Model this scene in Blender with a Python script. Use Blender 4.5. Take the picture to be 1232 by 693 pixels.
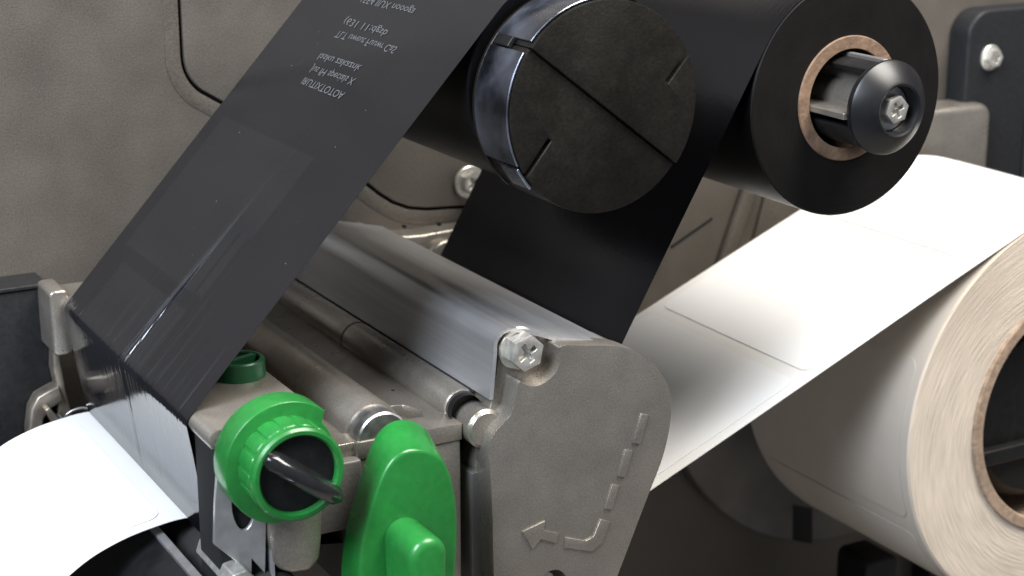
import bpy, bmesh, math, random
import numpy as np
from mathutils import Vector, Matrix
R_ = random.Random(7)
rad = math.radians
S = bpy.context.scene
COL = S.collection
for o in list(bpy.data.objects):
    bpy.data.objects.remove(o)

# ---------------------------------------------------------------- camera
# machine space in mm: X along the wall, y OUT of the wall, Z up (0 = camera height)
FOC, W0, ZOFF = 2100.0, 455.0, 320.0
NV = np.array([-1216.0, -611.5, FOC]); NV /= np.linalg.norm(NV)
PHI = math.atan2(-NV[1], NV[2])
DV = np.array([0, math.cos(PHI), math.sin(PHI)])
MM = np.array([np.cross(DV, NV), NV, -DV])
def px(u, v, y):
    """photo pixel -> (X, Z) mm on the plane that lies y mm out of the wall"""
    w = MM @ np.array([(u - 616) / FOC, (v - 346.5) / FOC, 1.0])
    s = (W0 - y) / w[1]
    return (w[0] * s, w[2] * s)
def pxs(y, pts): return [px(u, v, y) for u, v in pts]
def V(x, y, z): return Vector((x * .001, -y * .001, (z + ZOFF) * .001))

cam = bpy.data.cameras.new('camera'); camo = bpy.data.objects.new('camera', cam)
COL.objects.link(camo); S.camera = camo
right, down, fwd = Vector(MM[:, 0]), Vector(MM[:, 1]), Vector(MM[:, 2])
m3 = Matrix((right, -down, -fwd)).transposed()
camo.matrix_world = Matrix.Translation((0, -W0 * .001, ZOFF * .001)) @ m3.to_4x4()
cam.sensor_width = 36; cam.lens = 36 * FOC / 1232
cam.clip_start = .02; cam.clip_end = 20
cam.dof.use_dof = True; cam.dof.focus_distance = .40; cam.dof.aperture_fstop = 26

# ---------------------------------------------------------------- light
w = bpy.data.worlds.new('World'); S.world = w; w.use_nodes = True
bg = w.node_tree.nodes['Background']
bg.inputs[0].default_value = (.80, .86, 1, 1); bg.inputs[1].default_value = .155
def lamp(name, pos, target, size, power, col, sy=None):
    l = bpy.data.lights.new(name, 'AREA'); l.energy = power; l.color = col
    l.shape = 'RECTANGLE'; l.size = size; l.size_y = sy or size
    o = bpy.data.objects.new(name, l); COL.objects.link(o)
    o.location = V(*pos)
    o.rotation_euler = (V(*target) - V(*pos)).to_track_quat('-Z', 'Y').to_euler()
    return o
lamp('window_light', (-450, 400, 455), (150, 90, -140), .38, 15.5, (.80, .88, 1), .44)
lamp('ceiling_light', (485, 410, 668), (270, 80, -130), .50, 18.5, (1, .955, .89))
S.view_settings.view_transform = 'Standard'; S.view_settings.look = 'None'
S.view_settings.exposure = 0; S.view_settings.gamma = 1
S.render.engine = 'CYCLES'
S.cycles.max_bounces = 8

# ---------------------------------------------------------------- materials
def mat(name, col, rough=.5, metal=0.0, ior=1.5, noise=None, bump=None, coat=0, sss=0, rnoise=None, aniso=None, spec=None):
    """noise=(scale, amount, stretch xyz)  bump=(scale, strength, stretch)  rnoise=(scale, amount, stretch)"""
    m = bpy.data.materials.new(name); m.use_nodes = True
    t = m.node_tree; b = t.nodes['Principled BSDF']
    b.inputs['Base Color'].default_value = (*col, 1)
    b.inputs['Roughness'].default_value = rough
    b.inputs['Metallic'].default_value = metal
    b.inputs['IOR'].default_value = ior
    if spec is not None: b.inputs['Specular IOR Level'].default_value = spec
    if coat:
        b.inputs['Coat Weight'].default_value = coat; b.inputs['Coat Roughness'].default_value = .12
    if sss:
        b.inputs['Subsurface Weight'].default_value = sss
        b.inputs['Subsurface Radius'].default_value = (.002, .004, .002); b.inputs['Subsurface Scale'].default_value = .5
    geo = t.nodes.new('ShaderNodeNewGeometry')
    def tex(scale, stretch, detail=4):
        mp = t.nodes.new('ShaderNodeMapping'); mp.inputs['Scale'].default_value = stretch
        n = t.nodes.new('ShaderNodeTexNoise'); n.inputs['Scale'].default_value = scale; n.inputs['Detail'].default_value = detail
        t.links.new(geo.outputs['Position'], mp.inputs['Vector']); t.links.new(mp.outputs[0], n.inputs['Vector'])
        return n.outputs['Fac']
    def remap(sock, lo, hi, a=.3, c=.7):
        r = t.nodes.new('ShaderNodeMapRange'); r.inputs[1].default_value = a; r.inputs[2].default_value = c
        r.inputs[3].default_value = lo; r.inputs[4].default_value = hi
        t.links.new(sock, r.inputs[0]); return r.outputs[0]
    if noise:
        layers = noise if isinstance(noise, list) else [noise]
        cur = None
        for sc, am, st in layers:
            f = remap(tex(sc, st), 1 - am, 1 + am)
            if cur is None: cur = f
            else:
                mu = t.nodes.new('ShaderNodeMath'); mu.operation = 'MULTIPLY'
                t.links.new(cur, mu.inputs[0]); t.links.new(f, mu.inputs[1]); cur = mu.outputs[0]
        vm = t.nodes.new('ShaderNodeVectorMath'); vm.operation = 'SCALE'
        vm.inputs[0].default_value = col; t.links.new(cur, vm.inputs['Scale'])
        t.links.new(vm.outputs[0], b.inputs['Base Color'])
    if rnoise:
        sc, am, st = rnoise
        t.links.new(remap(tex(sc, st), max(.02, rough - am), rough + am), b.inputs['Roughness'])
    if bump:
        sc, am, st = bump
        bp = t.nodes.new('ShaderNodeBump'); bp.inputs['Strength'].default_value = am; bp.inputs['Distance'].default_value = .0004
        t.links.new(tex(sc, st, 3), bp.inputs['Height']); t.links.new(bp.outputs[0], b.inputs['Normal'])
    return m
U = (1, 1, 1)
M_wall = mat('painted_cast_wall', (.118, .104, .088), .48, .3, noise=[(14, .10, U), (60, .06, U), (2100, .22, U)], bump=(2300, .24, U), rnoise=(60, .1, U))
M_cast = mat('die_cast_metal', (.345, .315, .275), .33, .74, noise=[(24, .12, U), (110, .08, U), (2300, .15, U)], bump=(2500, .15, U), rnoise=(120, .08, U))
M_castd = mat('dark_cast_metal', (.16, .15, .14), .55, .4, noise=(60, .2, U), bump=(1500, .3, U))
M_sheet = mat('brushed_steel_sheet', (.66, .66, .67), .38, .82, noise=[(30, .22, (1, .16, 1)), (160, .07, (1, .05, 1)), (900, .06, (1, .03, 1))], rnoise=(45, .10, (1, .2, 1)), bump=(2500, .12, (1, .02, 1)))
M_steel = mat('bright_steel', (.62, .61, .60), .36, .8, noise=(300, .12, U), rnoise=(200, .08, U))
M_zinc = mat('zinc_plated_screw', (.60, .58, .53), .36, .7, noise=(500, .2, U), bump=(900, .15, U))
M_chrome = mat('chromed_shaft', (.42, .41, .40), .34, .9, noise=(260, .55, U), rnoise=(200, .1, U))  # strong colour noise imitates mottled dark reflections in the chrome
M_band = mat('spring_steel_band', (.40, .43, .52), .34, 1, noise=(70, .55, U), rnoise=(90, .14, U))  # blue tint and mottling in the colour imitate bluish reflections
M_black = mat('black_plastic', (.009, .009, .009), .42, spec=.3, noise=(400, .3, U), bump=(1200, .12, U))
M_disc = mat('worn_black_plastic_disc', (.009, .0078, .006), .42, spec=.3, noise=[(40, .5, U), (240, .2, U), (1200, .25, U)], bump=(1400, .2, U), rnoise=(50, .1, U))
M_gloss = mat('glossy_black_plastic', (.008, .008, .009), .16, noise=(300, .3, U))
M_panel = mat('black_painted_panel', (.013, .0135, .015), .5, spec=.3, noise=(700, .25, U), bump=(1500, .15, U))
M_rubber = mat('black_rubber', (.02, .019, .018), .6, noise=(200, .3, U), bump=(900, .2, U))
M_green = mat('green_plastic', (.016, .165, .030), .32, noise=[(90, .16, U), (600, .08, U)], coat=.15, sss=.06, rnoise=(220, .07, U), bump=(700, .05, U))
M_greend = mat('green_knob_plastic', (.008, .075, .028), .35, noise=(150, .1, U))
M_bronze = mat('yellowed_zinc_bracket', (.36, .31, .25), .4, .8, noise=(250, .3, U))
M_paper = mat('white_label_liner', (.79, .78, .75), .6, spec=.25, noise=(60, .02, U))
M_label = mat('white_label_paper', (.83, .83, .825), .6, spec=.25, noise=(60, .015, U))
M_edge = mat('label_edge_shade', (.40, .39, .37), .6)  # darker than the label, in place of the thin shadow line at its edge
M_gap = mat('gap_shade_and_black_parts', (.004, .004, .004), .8)  # black painted for shade in seam and holes; also used on black parts
M_card = mat('cardboard_core', (.20, .125, .08), .8, noise=[(400, .25, U), (90, .15, U)], bump=(900, .4, U))
M_card2 = mat('grey_brown_cardboard', (.30, .215, .15), .8, noise=[(500, .25, U), (90, .15, U)], bump=(900, .4, U))
M_coil = mat('wound_black_ribbon', (.004, .004, .0045), .36, spec=.14, noise=(200, .2, U))
M_ink = mat('print_residue', (.12, .12, .125), .7, spec=.1)

def coil_face_material(name, base, cx, cz, fine, am, rough, bumpst):
    """edges of wound layers: fibres that follow the turns of the roll"""
    m = bpy.data.materials.new(name); m.use_nodes = True
    t = m.node_tree; b = t.nodes['Principled BSDF']; b.inputs['Roughness'].default_value = rough; b.inputs['Specular IOR Level'].default_value = .2
    geo = t.nodes.new('ShaderNodeNewGeometry')
    sub = t.nodes.new('ShaderNodeVectorMath'); sub.operation = 'SUBTRACT'
    sub.inputs[1].default_value = V(cx, 0, cz)
    t.links.new(geo.outputs['Position'], sub.inputs[0])
    sep = t.nodes.new('ShaderNodeSeparateXYZ'); t.links.new(sub.outputs[0], sep.inputs[0])
    def math_(op, a, c=None):
        n = t.nodes.new('ShaderNodeMath'); n.operation = op
        for i, s in enumerate((a, c)):
            if s is None: continue
            if isinstance(s, (int, float)): n.inputs[i].default_value = s
            else: t.links.new(s, n.inputs[i])
        return n.outputs[0]
    r = math_('SQRT', math_('ADD', math_('MULTIPLY', sep.outputs[0], sep.outputs[0]), math_('MULTIPLY', sep.outputs[2], sep.outputs[2])))
    a = math_('ARCTAN2', sep.outputs[2], math_('MULTIPLY', sep.outputs[0], -1.0))
    # a little slant so the fibres run across several turns
    r2 = math_('ADD', r, math_('MULTIPLY', a, .006))
    cmb = t.nodes.new('ShaderNodeCombineXYZ')
    t.links.new(math_('MULTIPLY', r2, fine), cmb.inputs[0]); t.links.new(math_('MULTIPLY', a, 4.5), cmb.inputs[1])
    n1 = t.nodes.new('ShaderNodeTexNoise'); n1.inputs['Scale'].default_value = 1; n1.inputs['Detail'].default_value = 5
    t.links.new(cmb.outputs[0], n1.inputs['Vector'])
    cm2 = t.nodes.new('ShaderNodeCombineXYZ')
    t.links.new(math_('MULTIPLY', r, 120), cm2.inputs[0]); t.links.new(math_('MULTIPLY', a, 2.2), cm2.inputs[1])
    n2 = t.nodes.new('ShaderNodeTexNoise'); n2.inputs['Scale'].default_value = 1; n2.inputs['Detail'].default_value = 3
    t.links.new(cm2.outputs[0], n2.inputs['Vector'])
    mix = math_('ADD', math_('MULTIPLY', n1.outputs['Fac'], .55), math_('MULTIPLY', n2.outputs['Fac'], .45))
    mr = t.nodes.new('ShaderNodeMapRange'); mr.inputs[1].default_value = .35; mr.inputs[2].default_value = .65
    mr.inputs[3].default_value = 1 - am; mr.inputs[4].default_value = 1 + am
    t.links.new(mix, mr.inputs[0])
    vm = t.nodes.new('ShaderNodeVectorMath'); vm.operation = 'SCALE'; vm.inputs[0].default_value = base
    t.links.new(mr.outputs[0], vm.inputs['Scale']); t.links.new(vm.outputs[0], b.inputs['Base Color'])
    bp = t.nodes.new('ShaderNodeBump'); bp.inputs['Strength'].default_value = bumpst; bp.inputs['Distance'].default_value = .0006
    t.links.new(n1.outputs['Fac'], bp.inputs['Height']); t.links.new(bp.outputs[0], b.inputs['Normal'])
    return m

def ribbon_material():
    m = mat('glossy_ink_ribbon', (.009, .009, .011), .13, ior=1.62, rnoise=(35, .06, U), bump=(420, .10, (1, 2.2, 1)))
    return m
M_ribbon = ribbon_material()
M_ribbon2 = mat('fresh_ink_ribbon', (.004, .004, .005), .2, spec=.3, rnoise=(35, .06, U), bump=(420, .08, (1, 2.2, 1)))

# ---------------------------------------------------------------- mesh helpers
def add(name, bm, m, parent=None, smooth=35, mats=None):
    me = bpy.data.meshes.new(name)
    bmesh.ops.recalc_face_normals(bm, faces=bm.faces[:])
    bm.to_mesh(me); bm.free()
    return addmesh(name, me, m, parent, smooth, mats)
def addmesh(name, me, m, parent=None, smooth=35, mats=None):
    for mm in (mats or [m]): me.materials.append(mm)
    if smooth:
        me.shade_smooth(); me.set_sharp_from_angle(angle=rad(smooth))
    o = bpy.data.objects.new(name, me); COL.objects.link(o)
    if parent is not None:
        o.parent = parent
        o.matrix_parent_inverse = parent.matrix_world.inverted() if parent.type == 'EMPTY' and False else Matrix.Identity(4)
        o.location = -parent_loc(parent)
    return o
def parent_loc(p):
    l = Vector(p.location)
    if p.parent: l += parent_loc(p.parent)
    return l
def thing(name, label, cat, at, group=None):
    o = bpy.data.objects.new(name, None); COL.objects.link(o)
    o.location = V(*at); o.empty_display_size = .01
    o['label'] = label; o['category'] = cat
    if group: o['group'] = group
    return o
def tag(o, label, cat, group=None):
    o['label'] = label; o['category'] = cat
    if group: o['group'] = group
    return o
def struct(o): o['kind'] = 'structure'; return o
def arc(cx, cz, r, a0, a1, n=16):
    return [(cx + r * math.cos(rad(a0 + (a1 - a0) * i / n)), cz + r * math.sin(rad(a0 + (a1 - a0) * i / n))) for i in range(n + 1)]
def circle(cx, cz, r, n=48): return arc(cx, cz, r, 0, 360, n)[:-1]
def rrect(x0, z0, x1, z1, r, n=5):
    return arc(x1 - r, z1 - r, r, 0, 90, n) + arc(x0 + r, z1 - r, r, 90, 180, n) + arc(x0 + r, z0 + r, r, 180, 270, n) + arc(x1 - r, z0 + r, r, 270, 360, n)
def smoothpoly(pts, it=2):
    for _ in range(it):
        q = []
        for i in range(len(pts)):
            a, b = pts[i], pts[(i + 1) % len(pts)]
            q.append((a[0] * .75 + b[0] * .25, a[1] * .75 + b[1] * .25)); q.append((a[0] * .25 + b[0] * .75, a[1] * .25 + b[1] * .75))
        pts = q
    return pts
def bm_prism(bm, poly, y0, y1, holes=(), bev=0, seg=3, xf=None):
    b = bmesh.new()
    loops = [poly] + list(holes)
    ed = []
    for lp in loops:
        vs = [b.verts.new(V(x, y1, z)) for x, z in lp]
        ed += [b.edges.new((vs[i], vs[(i + 1) % len(vs)])) for i in range(len(vs))]
    if len(loops) == 1:
        b.faces.new(vs)
    else:
        bmesh.ops.triangle_fill(b, edges=ed, use_beauty=True, use_dissolve=False)
    r = bmesh.ops.extrude_face_region(b, geom=b.faces[:])
    dv = Vector((0, -(y0 - y1) * .001, 0))
    bmesh.ops.translate(b, verts=[v for v in r['geom'] if isinstance(v, bmesh.types.BMVert)], vec=dv)
    bmesh.ops.recalc_face_normals(b, faces=b.faces[:])
    if bev:
        es = [e for e in b.edges if len(e.link_faces) == 2 and e.calc_face_angle(0) > rad(35)]
        bmesh.ops.bevel(b, geom=es, offset=bev * .001, segments=seg, affect='EDGES', profile=.5, clamp_overlap=True)
    if xf is not None: bmesh.ops.transform(b, matrix=xf, verts=b.verts[:])
    me = bpy.data.meshes.new('tmp'); b.to_mesh(me); b.free(); bm.from_mesh(me); bpy.data.meshes.remove(me)
    return bm
def prism(name, poly, y0, y1, m, parent=None, holes=(), bev=0, seg=3):
    return add(name, bm_prism(bmesh.new(), poly, y0, y1, holes, bev, seg), m, parent)
def bm_lathe(bm, prof, cx, cz, n=64, a0=0, a1=360):
    """prof: list of (radius, y); axis runs out of the wall through (cx, cz)"""
    full = abs(a1 - a0) >= 360
    k = n if full else n + 1
    rings = []
    for r, y in prof:
        if r < 1e-6: rings.append([bm.verts.new(V(cx, y, cz))]); continue
        rings.append([bm.verts.new(V(cx + r * math.cos(rad(a0 + (a1 - a0) * i / n)), y, cz + r * math.sin(rad(a0 + (a1 - a0) * i / n)))) for i in range(k)])
    for A, B in zip(rings[:-1], rings[1:]):
        for i in range(n):
            j = (i + 1) % k
            if len(A) == 1 and len(B) == 1: continue
            if len(A) == 1: bm.faces.new((A[0], B[i], B[j]))
            elif len(B) == 1: bm.faces.new((A[i], B[0], A[j]))
            else: bm.faces.new((A[i], B[i], B[j], A[j]))
    return bm
def lathe(name, prof, cx, cz, m, parent=None, n=72, smooth=35):
    return add(name, bm_lathe(bmesh.new(), prof, cx, cz, n), m, parent, smooth)
def tube(name, pts, r, m, parent=None, n=10):
    bm = bmesh.new(); P = [V(*p) for p in pts]; rings = []
    for i, p in enumerate(P):
        d = (P[min(i + 1, len(P) - 1)] - P[max(i - 1, 0)]).normalized()
        a = d.orthogonal().normalized() if i == 0 else (a - d * a.dot(d)).normalized()
        b = d.cross(a)
        rings.append([bm.verts.new(p + (a * math.cos(t) + b * math.sin(t)) * r * .001) for t in [2 * math.pi * k / n for k in range(n)]])
    for A, B in zip(rings[:-1], rings[1:]):
        for k in range(n): bm.faces.new((A[k], A[(k + 1) % n], B[(k + 1) % n], B[k]))
    bm.faces.new(rings[0]); bm.faces.new(rings[-1][::-1])
    return add(name, bm, m, parent, 50)
def resample(path, step):
    P = np.array(path, float); d = np.r_[0, np.cumsum(np.hypot(*np.diff(P, axis=0).T))]
    n = max(2, int(d[-1] / step) + 1); s = np.linspace(0, d[-1], n)
    return np.c_[np.interp(s, d, P[:, 0]), np.interp(s, d, P[:, 1])], s
def strip_mesh(name, path, ys, th, disp=None):
    """sheet that follows path (X, Z) and spans the y samples, th mm thick; disp(s, y) lifts it along its normal"""
    P = np.array(path, float); ys = np.array(ys, float)
    T = np.gradient(P, axis=0); T /= np.linalg.norm(T, axis=1)[:, None]
    N = np.c_[-T[:, 1], T[:, 0]]
    s = np.r_[0, np.cumsum(np.hypot(*np.diff(P, axis=0).T))]
    nu, nv = len(P), len(ys); vs = []
    for side in (0, 1):
        D = np.zeros((nu, nv)) if disp is None else disp(s[:, None], ys[None, :])
        off = D + (th if side else 0)
        X = P[:, 0][:, None] + N[:, 0][:, None] * off; Z = P[:, 1][:, None] + N[:, 1][:, None] * off
        Y = np.broadcast_to(ys[None, :], X.shape)
        vs.append(np.stack([X * .001, -Y * .001, (Z + ZOFF) * .001], -1).reshape(-1, 3))
    n0 = nu * nv
    I = np.arange(n0).reshape(nu, nv)
    q = np.stack([I[:-1, :-1], I[:-1, 1:], I[1:, 1:], I[1:, :-1]], -1).reshape(-1, 4)
    F = [q[:, ::-1], q + n0]
    def rim(a): return np.stack([a[:-1], a[1:], a[1:] + n0, a[:-1] + n0], -1)
    F += [rim(I[:, 0])[:, ::-1], rim(I[:, -1]), rim(I[0, :]), rim(I[-1, :])[:, ::-1]]
    me = bpy.data.meshes.new(name)
    me.from_pydata(np.concatenate(vs).tolist(), [], np.concatenate(F).tolist())
    bm = bmesh.new(); bm.from_mesh(me); bmesh.ops.recalc_face_normals(bm, faces=bm.faces[:]); bm.to_mesh(me); bm.free()
    return me
def zlathe(bm, prof, cx, cy, n=40):
    rings = []
    for r, z in prof:
        rings.append([bm.verts.new(V(cx + r * math.cos(2 * math.pi * i / n), cy + r * math.sin(2 * math.pi * i / n), z)) for i in range(n)] if r > 0 else [bm.verts.new(V(cx, cy, z))])
    for a, b in zip(rings[:-1], rings[1:]):
        for i in range(n):
            j = (i + 1) % n
            if len(a) == 1: bm.faces.new((a[0], b[i], b[j]))
            elif len(b) == 1: bm.faces.new((a[i], b[0], a[j]))
            else: bm.faces.new((a[i], b[i], b[j], a[j]))
    return bm
def box(name, x0, x1, y0, y1, z0, z1, m, parent=None, bev=0):
    return prism(name, [(x0, z0), (x1, z0), (x1, z1), (x0, z1)], y0, y1, m, parent, bev=bev)
def screw(parent, cx, y0, cz, rhex=3.9, h=3.2, flange=0, rot=10, name='screw'):
    """hex head with a cross recess, standing out of y0"""
    hexa = [(cx + rhex * math.cos(rad(rot + 60 * k)), cz + rhex * math.sin(rad(rot + 60 * k))) for k in range(6)]
    a, b = rhex * .15, rhex * .56
    cr = [(-a, a), (-a, b), (a, b), (a, a), (b, a), (b, -a), (a, -a), (a, -b), (-a, -b), (-a, -a), (-b, -a), (-b, a)]
    c, s_ = math.cos(rad(rot + 12)), math.sin(rad(rot + 12))
    cr = [(cx + x * c - z * s_, cz + x * s_ + z * c) for x, z in cr]
    bm = bmesh.new()
    bm_prism(bm, hexa, y0 + h - 1.4, y0 + h, holes=[cr], bev=.22, seg=2)
    bm_prism(bm, [(cx + (x - cx) * .995, cz + (z - cz) * .995) for x, z in hexa], y0 - .5, y0 + h - 1.3)
    hd = add(name, bm, M_zinc, parent)
    if flange:
        lathe('washer', [(rhex * .5, y0 - .2), (flange, y0 - .2), (flange, y0 + .6), (flange - .3, y0 + .9), (rhex * .5, y0 + .9)], cx, cz, M_zinc, hd, 48)
    return hd

# ================================================================ SETTING
# panel outline (the seam in the wall) in wall coordinates
pan = [(151.3, 30)] + [(151.3, -70)] + arc(163.3, -72, 12, 180, 232, 8) + [(203, -111.2)] + [(208.5, -116.0), (213, -119.2), (218, -121.4), (224, -122.5), (237, -123.2), (262, -125)] + arc(285, -113, 12, 270, 360, 8) + [(297, 30)]
def offset(poly, d):
    out = []; n = len(poly)
    for i in range(n):
        p0, p, p1 = (np.array(poly[k]) for k in (i - 1, i, (i + 1) % n))
        t = (p1 - p0) / (np.linalg.norm(p1 - p0) + 1e-9)
        out.append(tuple(p + np.array([-t[1], t[0]]) * d))
    return out
def area(p): return sum(p[i - 1][0] * p[i][1] - p[i][0] * p[i - 1][1] for i in range(len(p))) / 2
if area(pan) > 0: sg = -1
else: sg = 1
pan_o = offset(pan, sg * 1.0)
rim_o = offset(pan, sg * 5.2)
wall = prism('chassis_wall', [(-60, -320), (640, -320), (640, 45), (-60, 45)], -3, 0, M_wall, holes=[pan_o])
struct(wall)
prism('seam_shade_backing', [(140, -140), (310, -140), (310, 44), (140, 44)], -8, -3.2, M_gap, wall)  # black sheet behind the seam, put in as the shade deep in the gap
prism('cover_panel', pan, -3, .5, M_wall, wall, bev=.35)
prism('raised_rim', rim_o, -1, .16, M_wall, wall, holes=[offset(pan, sg * 1.02)], bev=.14, seg=2)
# casting relief under the panel and behind the ribbon
prism('cast_ledge', smoothpoly([(196, -121), (210, -128.5), (232, -127.5), (252, -129), (262, -150), (206, -152)], 2), 0, 9, M_cast, wall, bev=2.2)
prism('cast_lump', smoothpoly([(219, -130), (229, -129.3), (231, -141), (216, -141)], 2), 8, 13, M_cast, wall, bev=1.6)
for k, (u, v) in enumerate([(487, 273), (529, 270)]):
    cx, cz = px(u, v, 9); lathe('drilled_hole', [(0, 9.06), (.55, 9.06), (.55, 8)], cx, cz, M_gap, wall, 16)
prism('cast_rib', [(340, -126), (346, -126), (327, -176), (321, -176)], 0, 3.5, M_wall, wall, bev=1.4)
prism('cast_rib', [(352, -120), (420, -120), (424, -200), (333, -190)], 0, 1.6, M_wall, wall, bev=1)
prism('casting_joint', [(312, -145.6), (328, -138.0), (328.3, -138.7), (312.3, -146.4)], -.2, .25, M_gap, wall)
prism('cast_boss', rrect(402, -170, 434.6, -107, 5), 0, 15, M_cast, wall, bev=2.5, seg=4)
cx, cz = px(570, 221, 4); screw(wall, cx, 1.0, cz, 3.6, 3.2, 5.0, 25)
floor = box('printer_base_floor', -60, 640, 0, 330, -326, -320, M_castd); struct(floor)

# ================================================================ FIXED PLATES
t = thing('hinge_plate', 'black plate with rounded corner bolted to the wall beside the label web', 'plate', (470, 0, -200))
prism('plate', [(426, -320), (640, -320), (640, -75.5)] + arc(435, -84.5, 9, 90, 180, 6), 0, 10, M_panel, t, bev=1.2)
cx, cz = px(1196, 70, 12); screw(t, cx, 10, cz, 3.4, 3.0, 4.4, 5)
box('plate_fold', 455, 640, 9.5, 11.2, -318, -78, M_panel, t, bev=.6)

t = thing('front_panel', 'flat black panel on the wall beyond the far edge of the ribbon', 'panel', (70, 0, -220))
prism('panel', [(-58, -320), (106.6, -320), (106.6, -127.6), (-58, -127.6)], 0, 12, M_panel, t, bev=.5)
box('top_trim', -58, 106.9, .1, 12.6, -127.5, -126.4, M_panel, t, bev=.3)

# ================================================================ PRINT HEAD
H = thing('print_head', 'die cast print head with hex screw and arrow marks on its end plate', 'print head', (160, 0, -160))
# ribbon guide casting (rounded edge the ribbon bends over)
A = arc(110.2, -130.0, 2.6, 178, 92, 8) + [(132, -127.3), (132, -131.6), (108.4, -131.6)]
prism('guide_plate', A, 12, 134, M_cast, H, bev=.25, seg=2)
prism('guide_web', [(109.0, -131.5), (131, -131.5), (131, -146), (111.6, -146)], 14, 121.8, M_cast, H)
prism('guide_end_tab', rrect(104.4, -143, 109.5, -125.6, 1.6), 11, 24, M_cast, H, bev=.7)
box('black_end_block', 108.6, 120, 122.2, 134.5, -172, -132, M_gap, H, bev=.4)
pl = pxs(136, [(263, 542), (259, 600), (257.5, 655), (303, 690), (303, 672), (319, 690), (321, 600), (322, 520)])
prism('end_flange', pl, 135, 136, M_steel, H, holes=[[(cx_ + 2.5 * math.cos(a), cz_ + 6 * math.sin(a)) for a in [2 * math.pi * k / 24 for k in range(24)] for cx_, cz_ in [px(293, 606, 136)]]], bev=.12, seg=1)
box('flange_edge', px(324, 640, 136)[0] - .1, px(324, 640, 136)[0] + .5, 124, 137, -165, -135, M_sheet, H)
prism('corner_block', smoothpoly([(118.9, -138), (118.7, -156.4), (121.2, -160.9), (129.4, -161.6), (130.6, -152), (130.6, -138)], 1), 120, 138, M_cast, H, bev=1.2)
box('side_block', 130.7, 142, 118, 133, -156, -140.5, M_castd, H, bev=.5)
# centre casting with ridge, flat and rod
def prism_z(name, poly, z0, z1, m, parent, holes=(), bev=0):
    # outline in (X, y), extruded upwards
    bm = bmesh.new(); ed = []
    for lp_ in [poly] + list(holes):
        vs = [bm.verts.new(V(x, y, z1)) for x, y in lp_]
        ed += [bm.edges.new((vs[k], vs[(k + 1) % len(vs)])) for k in range(len(vs))]
    bmesh.ops.triangle_fill(bm, edges=ed, use_beauty=True)
    r = bmesh.ops.extrude_face_region(bm, geom=bm.faces[:])
    bmesh.ops.translate(bm, verts=[v for v in r['geom'] if isinstance(v, bmesh.types.BMVert)], vec=(0, 0, (z0 - z1) * .001))
    bmesh.ops.recalc_face_normals(bm, faces=bm.faces[:])
    if bev:
        es = [e for e in bm.edges if len(e.link_faces) == 2 and e.calc_face_angle(0) > rad(35)]
        bmesh.ops.bevel(bm, geom=es, offset=bev * .001, segments=2, affect='EDGES', profile=.5, clamp_overlap=True)
    return add(name, bm, m, parent)
HZ = -137.4
hexp = [(157.6, 113), (161.0, 114.0), (163.2, 119), (161.6, 123.2), (158.2, 122.6), (156.4, 117)]
prism_z('head_casting', [(132.6, 12), (167.4, 12), (167.4, 131), (141.6, 131), (141.6, 130), (132.6, 130)], HZ - 4, HZ, M_cast, H, holes=[hexp], bev=.25)
box('casting_floor', 133, 167, 13, 129.4, HZ - 7, HZ - 4.1, M_black, H)  # floor coloured black to give the shade inside the hex recess
prism('head_ridge', [(141.2, HZ - .1)] + arc(148.4, HZ - .4, 6.7, 176, 6, 18) + [(155.4, HZ - .1)], 12.4, 124.5, M_cast, H, bev=.3, seg=2)
lathe('pivot_shaft', [(0, 130.4), (5.6, 130.4), (6.0, 130.0), (6.0, 120)], 148.4, HZ - .4, M_chrome, H, 48)
box('front_face_block', 141.7, 167.2, 60, 130.6, -176, HZ - 4.05, M_cast, H, bev=.4)
bm = zlathe(bmesh.new(), [(0, HZ + .03), (.45, HZ + .03), (.45, HZ - .5)], 163.2, 104.0, 14); add('pin_hole', bm, M_gap, H)
lathe('guide_rod', [(0, 14), (4.4, 14), (4.4, 123.4), (4.0, 124), (0, 124)], 170.9, -136.6, M_cast, H, 48)
lathe('rod_collar', [(4.4, 66.2), (4.5, 66.2), (4.5, 66.8), (4.4, 66.8)], 170.9, -136.6, M_castd, H, 48)
lathe('rod_bearing', [(0, 126), (3.9, 126), (3.9, 140 - 12)], 170.2, -136.2, M_black, H, 32)
box('core_body', 116, 205, 20, 121, -160, -146.2, M_black, H)
# folded sheet that wraps the head
path = [(173.6, -132.6), (174.6, -122.0)] + arc(178.6, -120.6, 4.0, 172, 76, 8) + [(184, -117.9), (190, -120.3), (205, -123.9)]
pth, _ = resample(path, .8)
me = strip_mesh('wrap_sheet', pth[::-1], np.linspace(9, 132.5, 40), .9)
addmesh('wrap_sheet', me, M_sheet, H, 50)
prism('head_body', [(175.4, -131), (176.2, -122)] + arc(179.4, -121.6, 2.6, 170, 80, 5) + [(190, -122.6), (205, -126.4), (211, -130), (214, -140), (205, -150), (175, -150)], 10, 121.5, M_castd, H)
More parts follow.
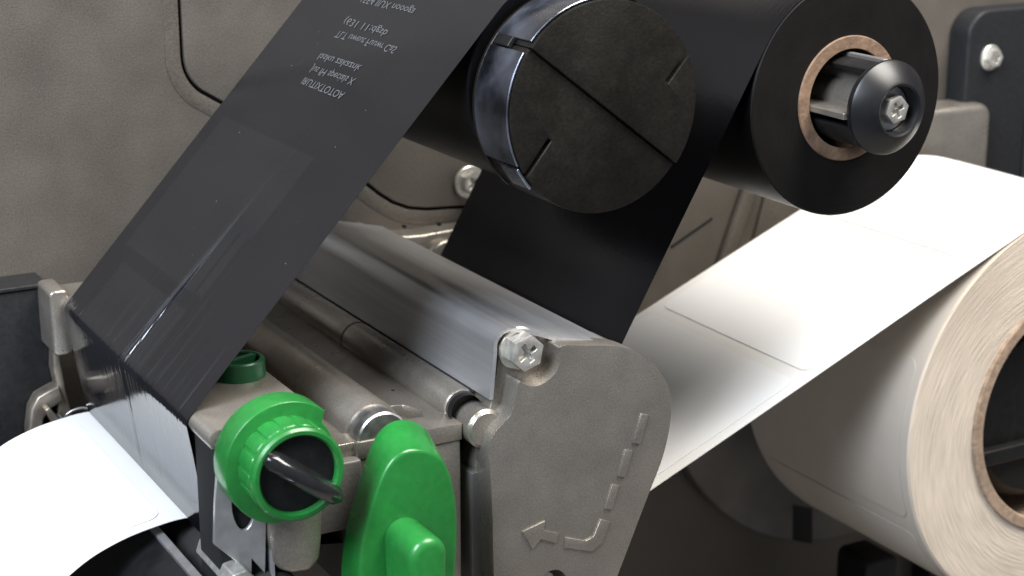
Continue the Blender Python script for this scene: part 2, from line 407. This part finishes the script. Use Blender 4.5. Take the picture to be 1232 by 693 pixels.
# end plate, two layers: recessed lobe with the screw, raised front face
front = pxs(137, [(672, 415), (700, 415.5), (730, 415.5), (749, 417), (764, 422), (777, 430), (788, 439), (797, 451), (804, 464), (807.5, 478), (808, 496), (804, 525), (796, 556), (780, 595), (743, 693), (722, 745), (596, 745), (594, 693), (592.5, 606), (589, 560), (588, 540), (593, 522), (606, 509), (616, 499), (621.7, 472), (624.5, 457), (630, 462), (638, 465), (650, 463.5), (661, 457), (669, 448), (674, 436), (675, 425)])
hole_c = px(664, 706, 137)
EP = prism('end_plate', smoothpoly(front, 2), 130.4, 137, M_cast, H, holes=[circle(hole_c[0], hole_c[1], 4.2, 28)], bev=.8, seg=4)
back = pxs(131, [(604, 412), (612, 401), (626, 394.5), (645, 398), (668, 412)]) + [tuple(np.array(p) * 1.0) for p in pxs(137, [(749, 418), (777, 431), (797, 452), (806, 478), (807, 496), (795, 556), (742, 693), (721, 745)])] + pxs(131, [(590, 735), (572, 560)]) + pxs(131, [(585, 520), (590, 490), (598, 450)])
bp_ = prism('recessed_lobe', back, 123, 131, M_cast, H, bev=.5)
bx_, bz_ = px(579, 512, 132)
lathe('pivot_boss', [(0, 133.5), (3.8, 133.5), (4.6, 132.7), (4.6, 124)], bx_ + .6, bz_ - .6, M_cast, H, 40)
box('lower_side', px(567, 600, 131)[0], px(590, 600, 131)[0] + 2, 121.5, 131.2, -200, px(567, 569, 131)[1], M_castd, H, bev=.4)
sx, sz = px(633, 424, 135); screw(H, sx, 131, sz, 4.25, 4.9, 5.0, 18)
lathe('hole_bolt', [(0, 134.5), (2.6, 134.5), (2.9, 134.0), (2.9, 130)], hole_c[0] - .6, hole_c[1] + .3, M_zinc, EP, 24)
# raised arrow mark, dash by dash
def bar(a, b, wpx):
    a = np.array(px(*a, 137)); b = np.array(px(*b, 137)); d = (b - a) / np.linalg.norm(b - a); n = np.array([-d[1], d[0]]) * wpx
    return [tuple(a + n), tuple(b + n), tuple(b - n), tuple(a - n)]
for a, b in [((775, 498), (765, 533)), ((756, 541), (747, 573)), ((740, 583), (731, 612))]:
    prism('arrow_dash', bar(a, b, 1.05), 136.9, 137.45, M_cast, EP, bev=.15, seg=2)
c0 = pxs(137, [(722, 624), (733, 627), (724, 652), (712, 663), (678, 658), (680, 646), (704, 650), (713, 645)])
prism('arrow_bend', c0, 136.9, 137.45, M_cast, EP, bev=.15, seg=2)
c1 = pxs(137, [(628, 639), (655, 626), (653, 637), (671, 641), (668, 653), (650, 648), (640, 660)])
prism('arrow_tip', c1, 136.9, 137.45, M_cast, EP, bev=.15, seg=2)

# ================================================================ GREEN CONTROLS
kx, kz = 120.6, -133.6
K = thing('pressure_knob', 'round green dial with black face and grip bar beside the green lever', 'knob', (kx, 132, kz))
fl = arc(kx + .5, kz - .3, 13.2, 48, 262, 50) + arc(kx, kz, 11.2, 280, 400, 24)
prism('cam_flange', fl, 135.6, 142.6, M_green, K, bev=.28)
lathe('dial_ring', [(8.2, 141), (8.2, 150.2), (8.6, 150.7), (9.4, 150.7), (9.9, 150.2), (9.7, 140)], kx, kz, M_green, K, 64)
for k in range(9):
    a = 28 + k * 22
    q = [(kx + r * math.cos(rad(b)), kz + r * math.sin(rad(b))) for r, b in ((9.4, a - 9.6), (9.95, a - 9.2), (10.05, a - 4), (10.05, a + 4), (9.95, a + 9.2), (9.4, a + 9.6))]
    prism('dial_tooth', q, 141.8, 148.6, M_green, K, bev=.18, seg=1)
lathe('dial_face', [(0, 149.2), (8.3, 149.2), (8.3, 141)], kx, kz, M_black, K, 56)
g0, g1 = np.array(px(322, 553, 152)), np.array(px(412, 602, 152))
gd = (g1 - g0) / np.linalg.norm(g1 - g0); gn = np.array([-gd[1], gd[0]]) * 1.9
def grip_mesh():
    bm = bmesh.new(); rings = []
    L = np.linalg.norm(g1 - g0)
    for i in range(15):
        tt = i / 14; c = g0 + gd * L * tt
        h = 149 + 6.2 * math.sin(math.pi * (.05 + .9 * tt)) ** .4
        wv = gn * (1 if 0 < i < 14 else .6)
        ring = []
        for (sgn, yy) in ((-1.25, 148.5), (-.9, h - 1.0), (-.45, h), (.45, h), (.9, h - 1.0), (1.25, 148.5)):
            p = c + wv * sgn; ring.append(bm.verts.new(V(p[0], yy, p[1])))
        rings.append(ring)
    for a, b in zip(rings[:-1], rings[1:]):
        for k in range(5): bm.faces.new((a[k], a[k + 1], b[k + 1], b[k]))
    bm.faces.new(rings[0]); bm.faces.new(rings[-1][::-1])
    return bm
M_grip = mat('clear_glossy_grip', (.012, .012, .013), .13, coat=.4, noise=(300, .3, U), bump=(500, .12, U))
add('grip_bar', grip_mesh(), M_grip, K, 50)

Lv = thing('latch_lever', 'tall green egg shaped latch lever with finger tab by the end plate', 'lever', (146, 130, -156))
lf = pxs(148, [(508, 541), (484, 543), (464, 562), (449, 600), (437, 643), (431, 690), (440, 740), (465, 775), (500, 785), (530, 760), (545, 725), (548, 690), (551, 640), (549, 602), (542, 570), (530, 548)])
lb = pxs(137, [(490, 504), (466, 508), (448, 530), (434, 573), (417, 630), (409, 690), (415, 735), (440, 765), (475, 775), (508, 752), (525, 720), (530, 690), (533, 640), (535, 600), (532, 556), (514, 514)])
def loft(a, b, ya, yb, bev):
    a, b = smoothpoly(a, 2), smoothpoly(b, 2); n = len(a); bm = bmesh.new()
    A_ = [bm.verts.new(V(x, ya, z)) for x, z in a]; B_ = [bm.verts.new(V(x, yb, z)) for x, z in b]
    f0 = bm.faces.new(A_); f1 = bm.faces.new(B_[::-1])
    for k in range(n): bm.faces.new((A_[k], B_[k], B_[(k + 1) % n], A_[(k + 1) % n]))
    bmesh.ops.recalc_face_normals(bm, faces=bm.faces[:])
    bmesh.ops.bevel(bm, geom=list(f0.edges), offset=bev * .001, segments=4, affect='EDGES', profile=.5, clamp_overlap=True)
    return bm
add('lever_plate', loft(lf, lb, 148, 137, .8), M_green, Lv, 40)
nx, nz = px(516, 671, 161)
tab = arc(nx, nz, 4.3, 180, 0, 20) + [(nx + 4.0, nz - 10), (nx + 3.2, nz - 20), (nx - 3.2, nz - 20), (nx - 4.0, nz - 10)]
prism('finger_tab', tab, 147.5, 161.6, M_green, Lv, bev=1.9, seg=6)
lathe('pivot_pin', [(0, 139), (3, 139), (3, 128)], 146, -157, M_steel, Lv, 24)

kb = thing('adjuster_knob', 'small dark green slotted knob on top of the print head guide plate', 'knob', (125.6, 104, -127.3))
kc = (125.6, 104.0)
add('knob_ring', zlathe(bmesh.new(), [(4.6, -125.8), (4.6, -123.5), (4.9, -123.2), (5.5, -123.2), (5.8, -123.5), (6.0, -127.3)], *kc), M_greend, kb)
add('knob_floor', zlathe(bmesh.new(), [(0, -125.4), (4.7, -125.4), (4.7, -127.3)], *kc), M_greend, kb)
bm = bmesh.new()
mt = Matrix.Translation(V(kc[0], kc[1], -124.4)) @ Matrix.Rotation(rad(20), 4, 'Z') @ Matrix.Diagonal((.009, .0016, .0022, 1))
bmesh.ops.create_cube(bm, size=1, matrix=mt); add('knob_grip', bm, M_greend, kb)

# ================================================================ TAKE-UP SPINDLE
tx, tz = 199.7, -68.4
T = thing('take_up_spindle', 'split black disc spindle with steel clip band winding the used ribbon', 'spindle', (tx, 0, tz))
def half_disc(side, y1):
    # chord runs from upper left to lower right
    ca = -37.4
    a0, a1 = (ca + .35, ca + 179.65) if side > 0 else (ca + 180.35, ca + 359.65)
    pts = arc(tx, tz, 23.5, a0, a1, 44)
    sa = {1: (55, 2.0), -1: (205, 2.0)}[side]
    # cut the short slot
    s0 = px(827, 62, 137) if side > 0 else px(640, 205, 137)
    s1 = px(800, 98, 137) if side > 0 else px(662, 168, 137)
    d = np.array(s1) - np.array(s0); L = np.linalg.norm(d); d /= L; n = np.array([-d[1], d[0]]) * .55
    ang = math.degrees(math.atan2(s0[1] - tz, s0[0] - tx)) % 360
    out = []
    ins = False
    for (x, z) in pts:
        a = math.degrees(math.atan2(z - tz, x - tx)) % 360
        da = (a - ang + 180) % 360 - 180
        if abs(da) < 1.7: 
            continue
        if not ins and len(out) and da > 0 and ((math.degrees(math.atan2(out[-1][1] - tz, out[-1][0] - tx)) - ang + 180) % 360 - 180) < 0:
            e = np.array([tx, tz]) + 23.5 * np.array([math.cos(rad(ang)), math.sin(rad(ang))])
            c = np.array(s1)
            # order: arriving counter-clockwise
            nn = n if np.dot(n, np.array(out[-1]) - e) > 0 else -n
            out += [tuple(e + nn), tuple(c + nn), tuple(c - nn), tuple(e - nn)]; ins = True
        out.append((x, z))
    return prism('half_disc', out, 121, y1, M_disc, T, bev=.3, seg=2)
half_disc(1, 137.9); half_disc(-1, 137.0)
lathe('hub_core', [(0, 135.2), (22.8, 135.2), (22.8, 121)], tx, tz, M_gap, T, 64)
lathe('spindle_shaft', [(0, 121.5), (12, 121.5), (12, 0)], tx, tz, M_black, T, 40)
def band(a0, a1, y0, y1, r=23.75, th=.45):
    n = max(4, int((a1 - a0) / 4)); bm = bmesh.new()
    bm_prism(bm, arc(tx, tz, r + th, a0, a1, n) + arc(tx, tz, r, a1, a0, n), y0, y1, bev=.12, seg=1)
    return bm
add('clip_band', band(146, 207, 122.4, 136.9), M_band, T)
add('clip_band', band(80, 139.5, 122.4, 136.9), M_band, T)
add('clip_end', band(208.5, 222, 129, 136.6, 23.9, .6), M_band, T)
add('clip_catch', band(139.8, 145.6, 124, 130.5, 23.7, 1.1), M_black, T)
add('rear_rim', band(60, 230, 121.2, 122.3, 23.6, .5), M_disc, T)

# ================================================================ INK RIBBON
rx, rz = 280.2, -75.6
RB = thing('ink_ribbon', 'black glossy thermal ribbon unwinding from its roll and drawn over the print head', 'ribbon', (rx, 27, rz - 30))
M_rface = coil_face_material('wound_ribbon_edge', (.0075, .0065, .006), rx, rz, 5000, .35, .55, .1)
bm = bm_lathe(bmesh.new(), [(15.6, 27), (29.2, 27), (29.6, 27.4), (29.6, 121.6), (29.2, 122), (15.6, 122)], rx, rz, 96)
o = add('supply_coil', bm, M_coil, RB, 35, [M_coil, M_rface])
for p in o.data.polygons:
    if p.normal.y < -.7: p.material_index = 1
lathe('cardboard_core', [(12.3, 26), (15.6, 26), (15.6, 122.25), (15.4, 122.5), (12.5, 122.5), (12.3, 122.3)], rx, rz, M_card, RB, 72)
tcx, tcz, tcr = 200.3, -65.3, 25.2
lathe('take_up_coil', [(12, 27), (tcr - .4, 27), (tcr, 27.4), (tcr, 119.6), (tcr - .4, 120), (12, 120)], tcx, tcz, M_coil, RB, 96)
# web: supply tangent -> under head -> bend edge -> take-up
a_s = 150.0
sup = arc(rx, rz, 29.8, 100, 150.5, 14)
low = [(216.6, -126.4), (209, -140), (203, -156), (196, -167.0), (150, -165.5), (114, -160.3), (112.0, -159.2)]
pw1, _ = resample(sup + low, 1.6)
addmesh('supply_web', strip_mesh('supply_web', pw1[::-1], np.linspace(27, 122, 60), .05, lambda s, y: .02 * np.sin(s * .13 + y * .21)), M_ribbon2, RB, 60)
d1 = np.array([.6777, .7354]); nrm = np.array([-.7354, .6777])
tang = np.array([tcx, tcz]) + nrm * (tcr + .15)
up = [(111.5, -158.15), (110.4, -153.0), (108.2, -137.0), (107.25, -131.0)] + arc(110.0, -130.2, 2.85, 188, 137, 8) 
e0 = np.array(up[-1]); 
up += [tuple(tang)] + arc(tcx, tcz, tcr + .15, 132.6, 60, 14)
pw2, sarr = resample(up, .7)
sb = float(np.interp(0, [0], [29.5]))
rng = np.random.default_rng(3)
creases = [(c, wd, am, ln, sl) for c, wd, am, ln, sl in zip(rng.uniform(30, 120, 46), rng.uniform(.25, .8, 46), rng.uniform(.02, .07, 46), rng.uniform(6, 26, 46), rng.uniform(-.05, .05, 46))]
creases += [(77.0, .6, .85, 36, .06), (74.6, .6, -.45, 30, .07), (60, .6, .16, 24, .05), (93, .5, .22, 26, .03), (98, .4, -.18, 22, .03), (116, .4, .2, 18, 0), (66, .5, -.16, 20, .05), (80.2, .6, .16, 20, .03), (104, .5, .15, 16, .0), (108, .5, -.13, 18, .02), (112, .4, .12, 14, 0), (86, .5, .12, 22, .04)]
def wr(s, y):
    d = np.abs(s - sb); out = .015 * np.sin(s * .09 + y * .12)
    for c, wd, am, ln, sl in creases:
        out = out + am * np.exp(-((y - c - sl * (s - sb)) / wd) ** 2) * np.exp(-(d / ln) ** 2)
    return out * np.clip((s - 1) / 4, 0, 1) * (.22 + .78 / (1 + np.exp(-(s - sb - .5) / .8)))
web2 = addmesh('take_up_web', strip_mesh('take_up_web', pw2[::-1], np.arange(27, 122.01, .35), .05, lambda s, y: -wr(s[::-1].max() - s if False else (sarr[-1] - s), y) * -1), M_ribbon, RB, 70)
# ghost of the printed text, left on the ribbon as mirrored lettering
def on_web(u, v, y=None):
    """pixel -> (distance up the web from the bend, y) on the web plane"""
    w_ = MM @ np.array([(u - 616) / FOC, (v - 346.5) / FOC, 1.0])
    P0 = np.array([tang[0], tang[1]])
    # n . (X - P0x, Z - P0z) = 0 with X = w0*s, Z = w2*s
    s_ = (nrm @ P0) / (nrm @ np.array([w_[0], w_[2]]))
    p = np.array([w_[0], w_[2]]) * s_
    return float((p - P0) @ d1), W0 - w_[1] * s_
def place_text(body, u0, v0, u1, v1, hmm):
    t0, y0 = on_web(u0, v0); t1, y1 = on_web(u1, v1)
    cu = bpy.data.curves.new('printed_line', 'FONT'); cu.body = body; cu.size = 1; cu.extrude = 0; cu.resolution_u = 3
    o = bpy.data.objects.new('tmp', cu); COL.objects.link(o)
    dg = bpy.context.evaluated_depsgraph_get()
    me = bpy.data.meshes.new_from_object(o.evaluated_get(dg))
    bpy.data.objects.remove(o)
    co = np.empty(len(me.vertices) * 3); me.vertices.foreach_get('co', co); co = co.reshape(-1, 3)
    xs = (co[:, 0] - co[:, 0].min()) / (np.ptp(co[:, 0]) + 1e-9)
    yy = y0 + xs * (y1 - y0); tt = t0 + xs * (t1 - t0) - (co[:, 1] - .35) * hmm
    lift = .10
    P = tang[None] + d1[None] * tt[:, None] + nrm[None] * lift
    out = np.c_[P[:, 0] * .001, -yy * .001, (P[:, 1] + ZOFF) * .001]
    me.vertices.foreach_set('co', out.ravel()); me.update()
    return addmesh('printed_line', me, M_ink, web2, 0)
for tx_, a in [('IRUTIXTOTOA', (365, 97, 413, 116)), ('Jus fH specials X', (374, 83, 426, 99)), ('lasku zakaznk', (384, 68, 433, 83)), ('TLT uweut Fuuwr CaS', (405, 41, 476, 61)), ('(631 11:dgsb', (415, 25, 465, 41)), ('1EE4 IIUX noooga', (436, -1, 498, 15))]:
    place_text(tx_, *a, 2.9)
# faint rectangles where earlier labels took the ink, and dust
def web_point(t_, y_, lift):
    p = tang + d1 * t_ + nrm * lift
    return V(p[0], y_, p[1])
def add_ghosts(m):
    t = m.node_tree; b = t.nodes['Principled BSDF']
    geo = t.nodes.new('ShaderNodeNewGeometry')
    o_ = V(tang[0], 0, tang[1])
    sub = t.nodes.new('ShaderNodeVectorMath'); sub.operation = 'SUBTRACT'; sub.inputs[1].default_value = o_
    t.links.new(geo.outputs['Position'], sub.inputs[0])
    def dot(v):
        n = t.nodes.new('ShaderNodeVectorMath'); n.operation = 'DOT_PRODUCT'; n.inputs[1].default_value = v
        t.links.new(sub.outputs[0], n.inputs[0]); return n.outputs['Value']
    tt, yy = dot((d1[0] * 1000, 0, d1[1] * 1000)), dot((0, -1000, 0))
    def step(sock, a, up):
        r = t.nodes.new('ShaderNodeMapRange'); r.inputs[1].default_value = a - .15; r.inputs[2].default_value = a + .15
        r.inputs[3].default_value = 0 if up else 1; r.inputs[4].default_value = 1 if up else 0
        t.links.new(sock, r.inputs[0]); return r.outputs[0]
    def mul(a, c):
        n = t.nodes.new('ShaderNodeMath'); n.operation = 'MULTIPLY'; t.links.new(a, n.inputs[0]); t.links.new(c, n.inputs[1]); return n.outputs[0]
    tot = None
    def rect(t0, t1, y0, y1):
        return mul(mul(step(tt, t0, True), step(tt, t1, False)), mul(step(yy, y0, True), step(yy, y1, False)))
    ta, ya = on_web(378, 190); tb_, yb = on_web(303, 289); tc, yc = on_web(250, 364); td, yd = on_web(233, 352); te, ye = on_web(140, 285)
    for q in (rect(te, ta, 34, ya - 8), rect(tb_, ta, ya - 8.3, ya), rect(tc, tb_ + 2, yd + 1, ya - 2.5), rect(te - 60, te - 4, 40, 88)):
        if tot is None: tot = q
        else:
            n = t.nodes.new('ShaderNodeMath'); n.operation = 'MAXIMUM'; t.links.new(tot, n.inputs[0]); t.links.new(q, n.inputs[1]); tot = n.outputs[0]
    mx = t.nodes.new('ShaderNodeMix'); mx.data_type = 'RGBA'
    mx.blend_type = 'MIX'
    for k in mx.inputs:
        if k.type == 'RGBA' and k.name == 'A': k.default_value = (.0065, .007, .0095, 1)
        if k.type == 'RGBA' and k.name == 'B': k.default_value = (.0105, .011, .0135, 1)
    t.links.new(tot, mx.inputs[0])
    out = [k for k in mx.outputs if k.type == 'RGBA'][0]
    t.links.new(out, b.inputs['Base Color'])
add_ghosts(M_ribbon)
M_dust = mat('pale_dust', (.5, .5, .5), .8)
bm = bmesh.new()
for k in range(30):
    t_, y_ = on_web(R_.uniform(190, 480), R_.uniform(30, 400))
    if not (-112 < t_ < -2 and 30 < y_ < 120): continue
    r_ = R_.choice((.04, .05, .07, .11)); a_ = R_.uniform(0, 3)
    bm.faces.new([bm.verts.new(web_point(t_ + r_ * math.cos(a_ + q * 1.57) * R_.uniform(.5, 1.3), y_ + r_ * math.sin(a_ + q * 1.57), .15)) for q in range(4)])
o = add('dust', bm, M_dust, web2, 0); o['kind'] = 'stuff'

# ================================================================ RIBBON SUPPLY SPINDLE
P = thing('ribbon_spindle', 'black ribbon holder spindle with cone shaped end knob and hex screw', 'spindle', (rx, 0, rz))
lathe('shaft', [(0, 136), (5.0, 136), (5.0, 0)], rx, rz, M_cast, P, 32)
prism('carrier_shell', arc(rx, rz, 10.6, 28, 120, 20) + arc(rx, rz, 9.2, 120, 28, 20), 20, 135, M_black, P, bev=.25, seg=2)
prism('carrier_shell', arc(rx, rz, 10.8, 205, 330, 20) + arc(rx, rz, 9.4, 330, 205, 20), 20, 135, M_black, P, bev=.25, seg=2)
prism('carrier_floor', circle(rx, rz, 12.0, 32), 60, 108, M_black, P)
prism('fin', [(rx - 12.1, rz - .6), (rx - 4, rz - .6), (rx - 4, rz - 2.2), (rx - 12.0, rz - 2.2)], 30, 135, M_cast, P, bev=.2, seg=1)
prism('fin', [(rx - .8, rz + 4), (rx - .8, rz + 11.5), (rx + .8, rz + 11.5), (rx + .8, rz + 4)], 30, 135, M_castd, P, bev=.2, seg=1)
KN = lathe('end_knob', [(4, 134.3), (10.2, 134.3), (11.1, 134.9), (11.5, 136.0), (11.45, 136.8), (11.0, 137.4), (7.0, 140.7), (6.4, 141.0), (5.9, 140.7), (5.7, 140.0), (5.6, 136.6), (4, 136.4)], rx, rz, M_gloss, P, 96, 18)
bpy.data.materials['glossy_black_plastic'].node_tree.nodes['Principled BSDF'].inputs['Roughness'].default_value = .36
lathe('end_washer', [(2, 136.6), (5.4, 136.6), (5.4, 137.1), (2, 137.1)], rx, rz, M_steel, P, 36)
screw(P, rx, 137.1, rz, 3.5, 3.2, 0, 14)

# ================================================================ LABEL ROLL
lx, lz, lr = 386.0, -181.6, 62.6
LR = thing('label_roll', 'roll of white die cut labels feeding a white web into the print head', 'label roll', (lx, 27, lz - lr))
M_lface = coil_face_material('label_roll_edge', (.62, .53, .43), lx, lz, 1700, .15, .75, .55)
bm = bm_lathe(bmesh.new(), [(38.6, 27), (lr - .6, 27), (lr, 27.6), (lr, 104.4), (lr - .6, 105), (38.6, 105)], lx, lz, 128)
M_lside = mat('shaded_label_side', (.54, .485, .415), .6, spec=.2, noise=(60, .04, U))  # white label paper coloured darker for the shade on the roll's side
o = add('wound_labels', bm, M_lside, LR, 35, [M_lside, M_lface])
for p in o.data.polygons:
    if p.normal.y < -.7: p.material_index = 1
lathe('core_tube', [(34.8, 24), (38.6, 24), (38.6, 105.6), (38.2, 105.9), (35.2, 105.9), (34.8, 105.5)], lx, lz, M_card2, LR, 96)
# liner web: curl at the exit -> print line -> tangent of the roll
slope = math.radians(23.9)
tp = (lx - (lr + .25) * math.sin(slope), lz + (lr + .25) * math.cos(slope))
curl = [(66, -186), (72, -177.5), (78, -171.0), (84.5, -166.2), (89, -163.4), (93.3, -161.6), (98.5, -160.0), (104.8, -158.9), (109, -158.4), (113.2, -158.4), (115, -160.4), (125, -163.8), (190, -178.5), (214, -183), (226, -181.4), (235.1, -177.5)]
cpath = curl + [tp] + [(lx + (lr + .25) * math.cos(rad(a)), lz + (lr + .25) * math.sin(rad(a))) for a in np.linspace(113.9, -40, 60)[1:]]
def chaikin(p, it=2):
    for _ in range(it):
        q = [p[0]]
        for a, b in zip(p[:-1], p[1:]):
            q += [(a[0] * .75 + b[0] * .25, a[1] * .75 + b[1] * .25), (a[0] * .25 + b[0] * .75, a[1] * .25 + b[1] * .75)]
        p = q + [p[-1]]
    return p
lp, ls = resample(chaikin(cpath, 2), 1.2)
liner = addmesh('liner_web', strip_mesh('liner_web', lp, np.linspace(27, 105, 24), .16, lambda s, y: .10 * np.sin(s * .05 + y * .06)), M_paper, LR, 60)
def label_patch(s0, s1, y0=30.5, y1=101.5, path=lp, S_=ls, name='label', rr=3.2, lift=.33, mt=None):
    """one die cut label: a thin plate with rounded corners lying on the path between s0 and s1"""
    NU, NVv = max(6, int((s1 - s0) / 2.2)), 14
    P_ = np.array(path); Tn = np.gradient(P_, axis=0); Tn /= np.linalg.norm(Tn, axis=1)[:, None]
    pts = rrect(s0, y0, s1, y1, rr, 4)
    bm = bmesh.new()
    us = np.linspace(s0, s1, NU + 1)
    def at(s, y, h):
        x = np.interp(s, S_, P_[:, 0]); z = np.interp(s, S_, P_[:, 1])
        tx1 = np.interp(s, S_, Tn[:, 0]); tz1 = np.interp(s, S_, Tn[:, 1]); l = math.hypot(tx1, tz1)
        b = .10 * math.sin(s * .05 + y * .06) + h
        return V(x - tz1 / l * b, y, z + tx1 / l * b)
    # slice the rounded rectangle into columns along s
    cols = sorted(set([round(v, 4) for v in list(us) + [p[0] for p in pts]]))
    def span(s):
        d = min(s - s0, s1 - s); k = rr - math.sqrt(max(0, rr * rr - max(0, rr - d) ** 2))
        return y0 + k, y1 - k
    rows = []
    for s in cols:
        a, b = span(s)
        ys_ = [a + (b - a) * k / 5 for k in range(6)]
        rows.append(([bm.verts.new(at(s, y, lift)) for y in ys_], [bm.verts.new(at(s, ys_[0], .1)), bm.verts.new(at(s, ys_[-1], .1))]))
    for (a, ae), (b, be) in zip(rows[:-1], rows[1:]):
        for k in range(5): bm.faces.new((a[k], a[k + 1], b[k + 1], b[k]))
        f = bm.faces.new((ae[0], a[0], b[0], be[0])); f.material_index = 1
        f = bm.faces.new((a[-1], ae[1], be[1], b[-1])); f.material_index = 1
    for r in (rows[0], rows[-1]):
        f = bm.faces.new((r[1][0], r[0][0], r[0][-1], r[1][1])) if False else None
        vs = [r[1][0]] + r[0] + [r[1][1]]
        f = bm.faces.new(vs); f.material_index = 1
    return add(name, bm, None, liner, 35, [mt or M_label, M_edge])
def s_at(u, v, y):
    x, z = px(u, v, y); i = np.argmin(np.hypot(lp[:, 0] - x, lp[:, 1] - z)); return ls[i]
sA = s_at(967, 437, 101)
pitch = 61.0
i_exit = ls[np.argmin(np.hypot(lp[:, 0] - 110.5, lp[:, 1] + 158.4))]
for k in range(-2, 4):
    a = sA + k * pitch
    if a + pitch - 4 > i_exit and a < i_exit: continue
    if a < 4: continue
    if a + pitch > ls[-1]: break
    label_patch(a, a + pitch - 4.2)
label_patch(3, i_exit - 4)
# labels showing on the side of the roll
cp = [(lx + (lr - .03) * math.cos(rad(a)), lz + (lr - .03) * math.sin(rad(a))) for a in np.linspace(262, 120, 90)]
cl, cs = resample(cp, 1.2)
for a0 in (8, 64):
    label_patch(a0, a0 + 50, path=cl, S_=cs, lift=.3, mt=M_lside)

# ================================================================ LABEL HOLDER
G = thing('label_holder', 'dark round guide disc and black hub carrying the label roll', 'roll holder', (lx, 0, lz - 81))
prism('guide_disc', arc(lx, lz, 80.5, 178, 345, 80), 2.0, 7.5, M_castd, G, bev=1.2)
slot = pxs(8, [(955, 608), (978, 612), (978, 655), (955, 650)])
prism('slot', slot, 7.4, 7.7, M_panel, G)
lathe('hub', [(0, 96), (26, 96), (29, 92), (29, 7)], lx, lz - 3, M_black, G, 64)
prism('hub_fin', rrect(lx - 33, lz - 16, lx + 20, lz - 11, 2), 7, 99, M_black, G, bev=.8)
fx, fz = px(1052, 684, 40)
prism('foot', rrect(fx - 5, fz - 30, fx + 9, fz + 4, 3), 26, 42, M_black, G, bev=1)

# ================================================================ EXIT: PLATEN AND TEAR BAR
lathe('platen_roller', [(0, 144), (3.0, 144), (3.0, 136.5), (8.6, 136.5), (9.2, 136), (9.2, 16), (3, 16), (3, 6)], 118.2, -169.6, M_rubber, None, 64)
tag(bpy.data.objects['platen_roller'], 'black rubber platen roller under the white label at the exit', 'roller')
tb = thing('exit_tray', 'glossy black exit tray with bright metal tear bar under the white label', 'tray', (95, 0, -190))
prism('tray_face', [(105.4, -162.4), (107.4, -163.5), (99, -205), (80, -205), (86, -186), (100, -166)], 4, 170, M_gloss, tb, bev=.5)
prism('tear_bar', [(104.6, -161.6), (106.4, -161.2), (107.3, -163.6), (105.2, -164.3)], 6, 168, M_steel, tb, bev=.15, seg=1)
# spring bracket beyond the ribbon
B = thing('spring_bracket', 'small bronze toned bracket arm with a wire spring beside the black panel', 'bracket', (104, 0, -170))
prism('arm_post', pxs(17, [(64, 421), (71, 420), (80, 470), (88, 505), (70, 505), (68, 462), (64, 445)]), 12.2, 17, M_bronze, B, bev=.5)
prism('arm_curve', pxs(18, [(72, 464), (60, 470), (46, 478), (38, 493), (35, 520), (40, 560), (60, 560), (52, 525), (53, 505), (62, 492), (78, 482)]), 12.2, 18, M_bronze, B, bev=.7)
prism('latch_tip', pxs(21, [(54, 494), (60, 490), (75, 508), (70, 520)]), 13, 21, M_bronze, B, bev=.4)
cxx, czz = px(100, 520, 18)
tube('spring_wire', [(cxx + 6.5 * math.cos(rad(a)), 18 - a * .01, czz + 6.5 * math.sin(rad(a))) for a in range(60, 200, 8)], .35, M_steel, B)
# small brass nuts at the foot of the flange
n1 = thing('clamp_nut', 'small shiny metal nut under the steel end flange', 'nut', (*[px(285, 697, 140)[0]], 138, px(285, 697, 140)[1]))
cx, cz = px(290, 700, 140)
prism('nut_body', [(cx + 3 * math.cos(rad(a)), cz + 3 * math.sin(rad(a))) for a in range(10, 370, 60)], 120, 141, M_zinc, n1, bev=.4)
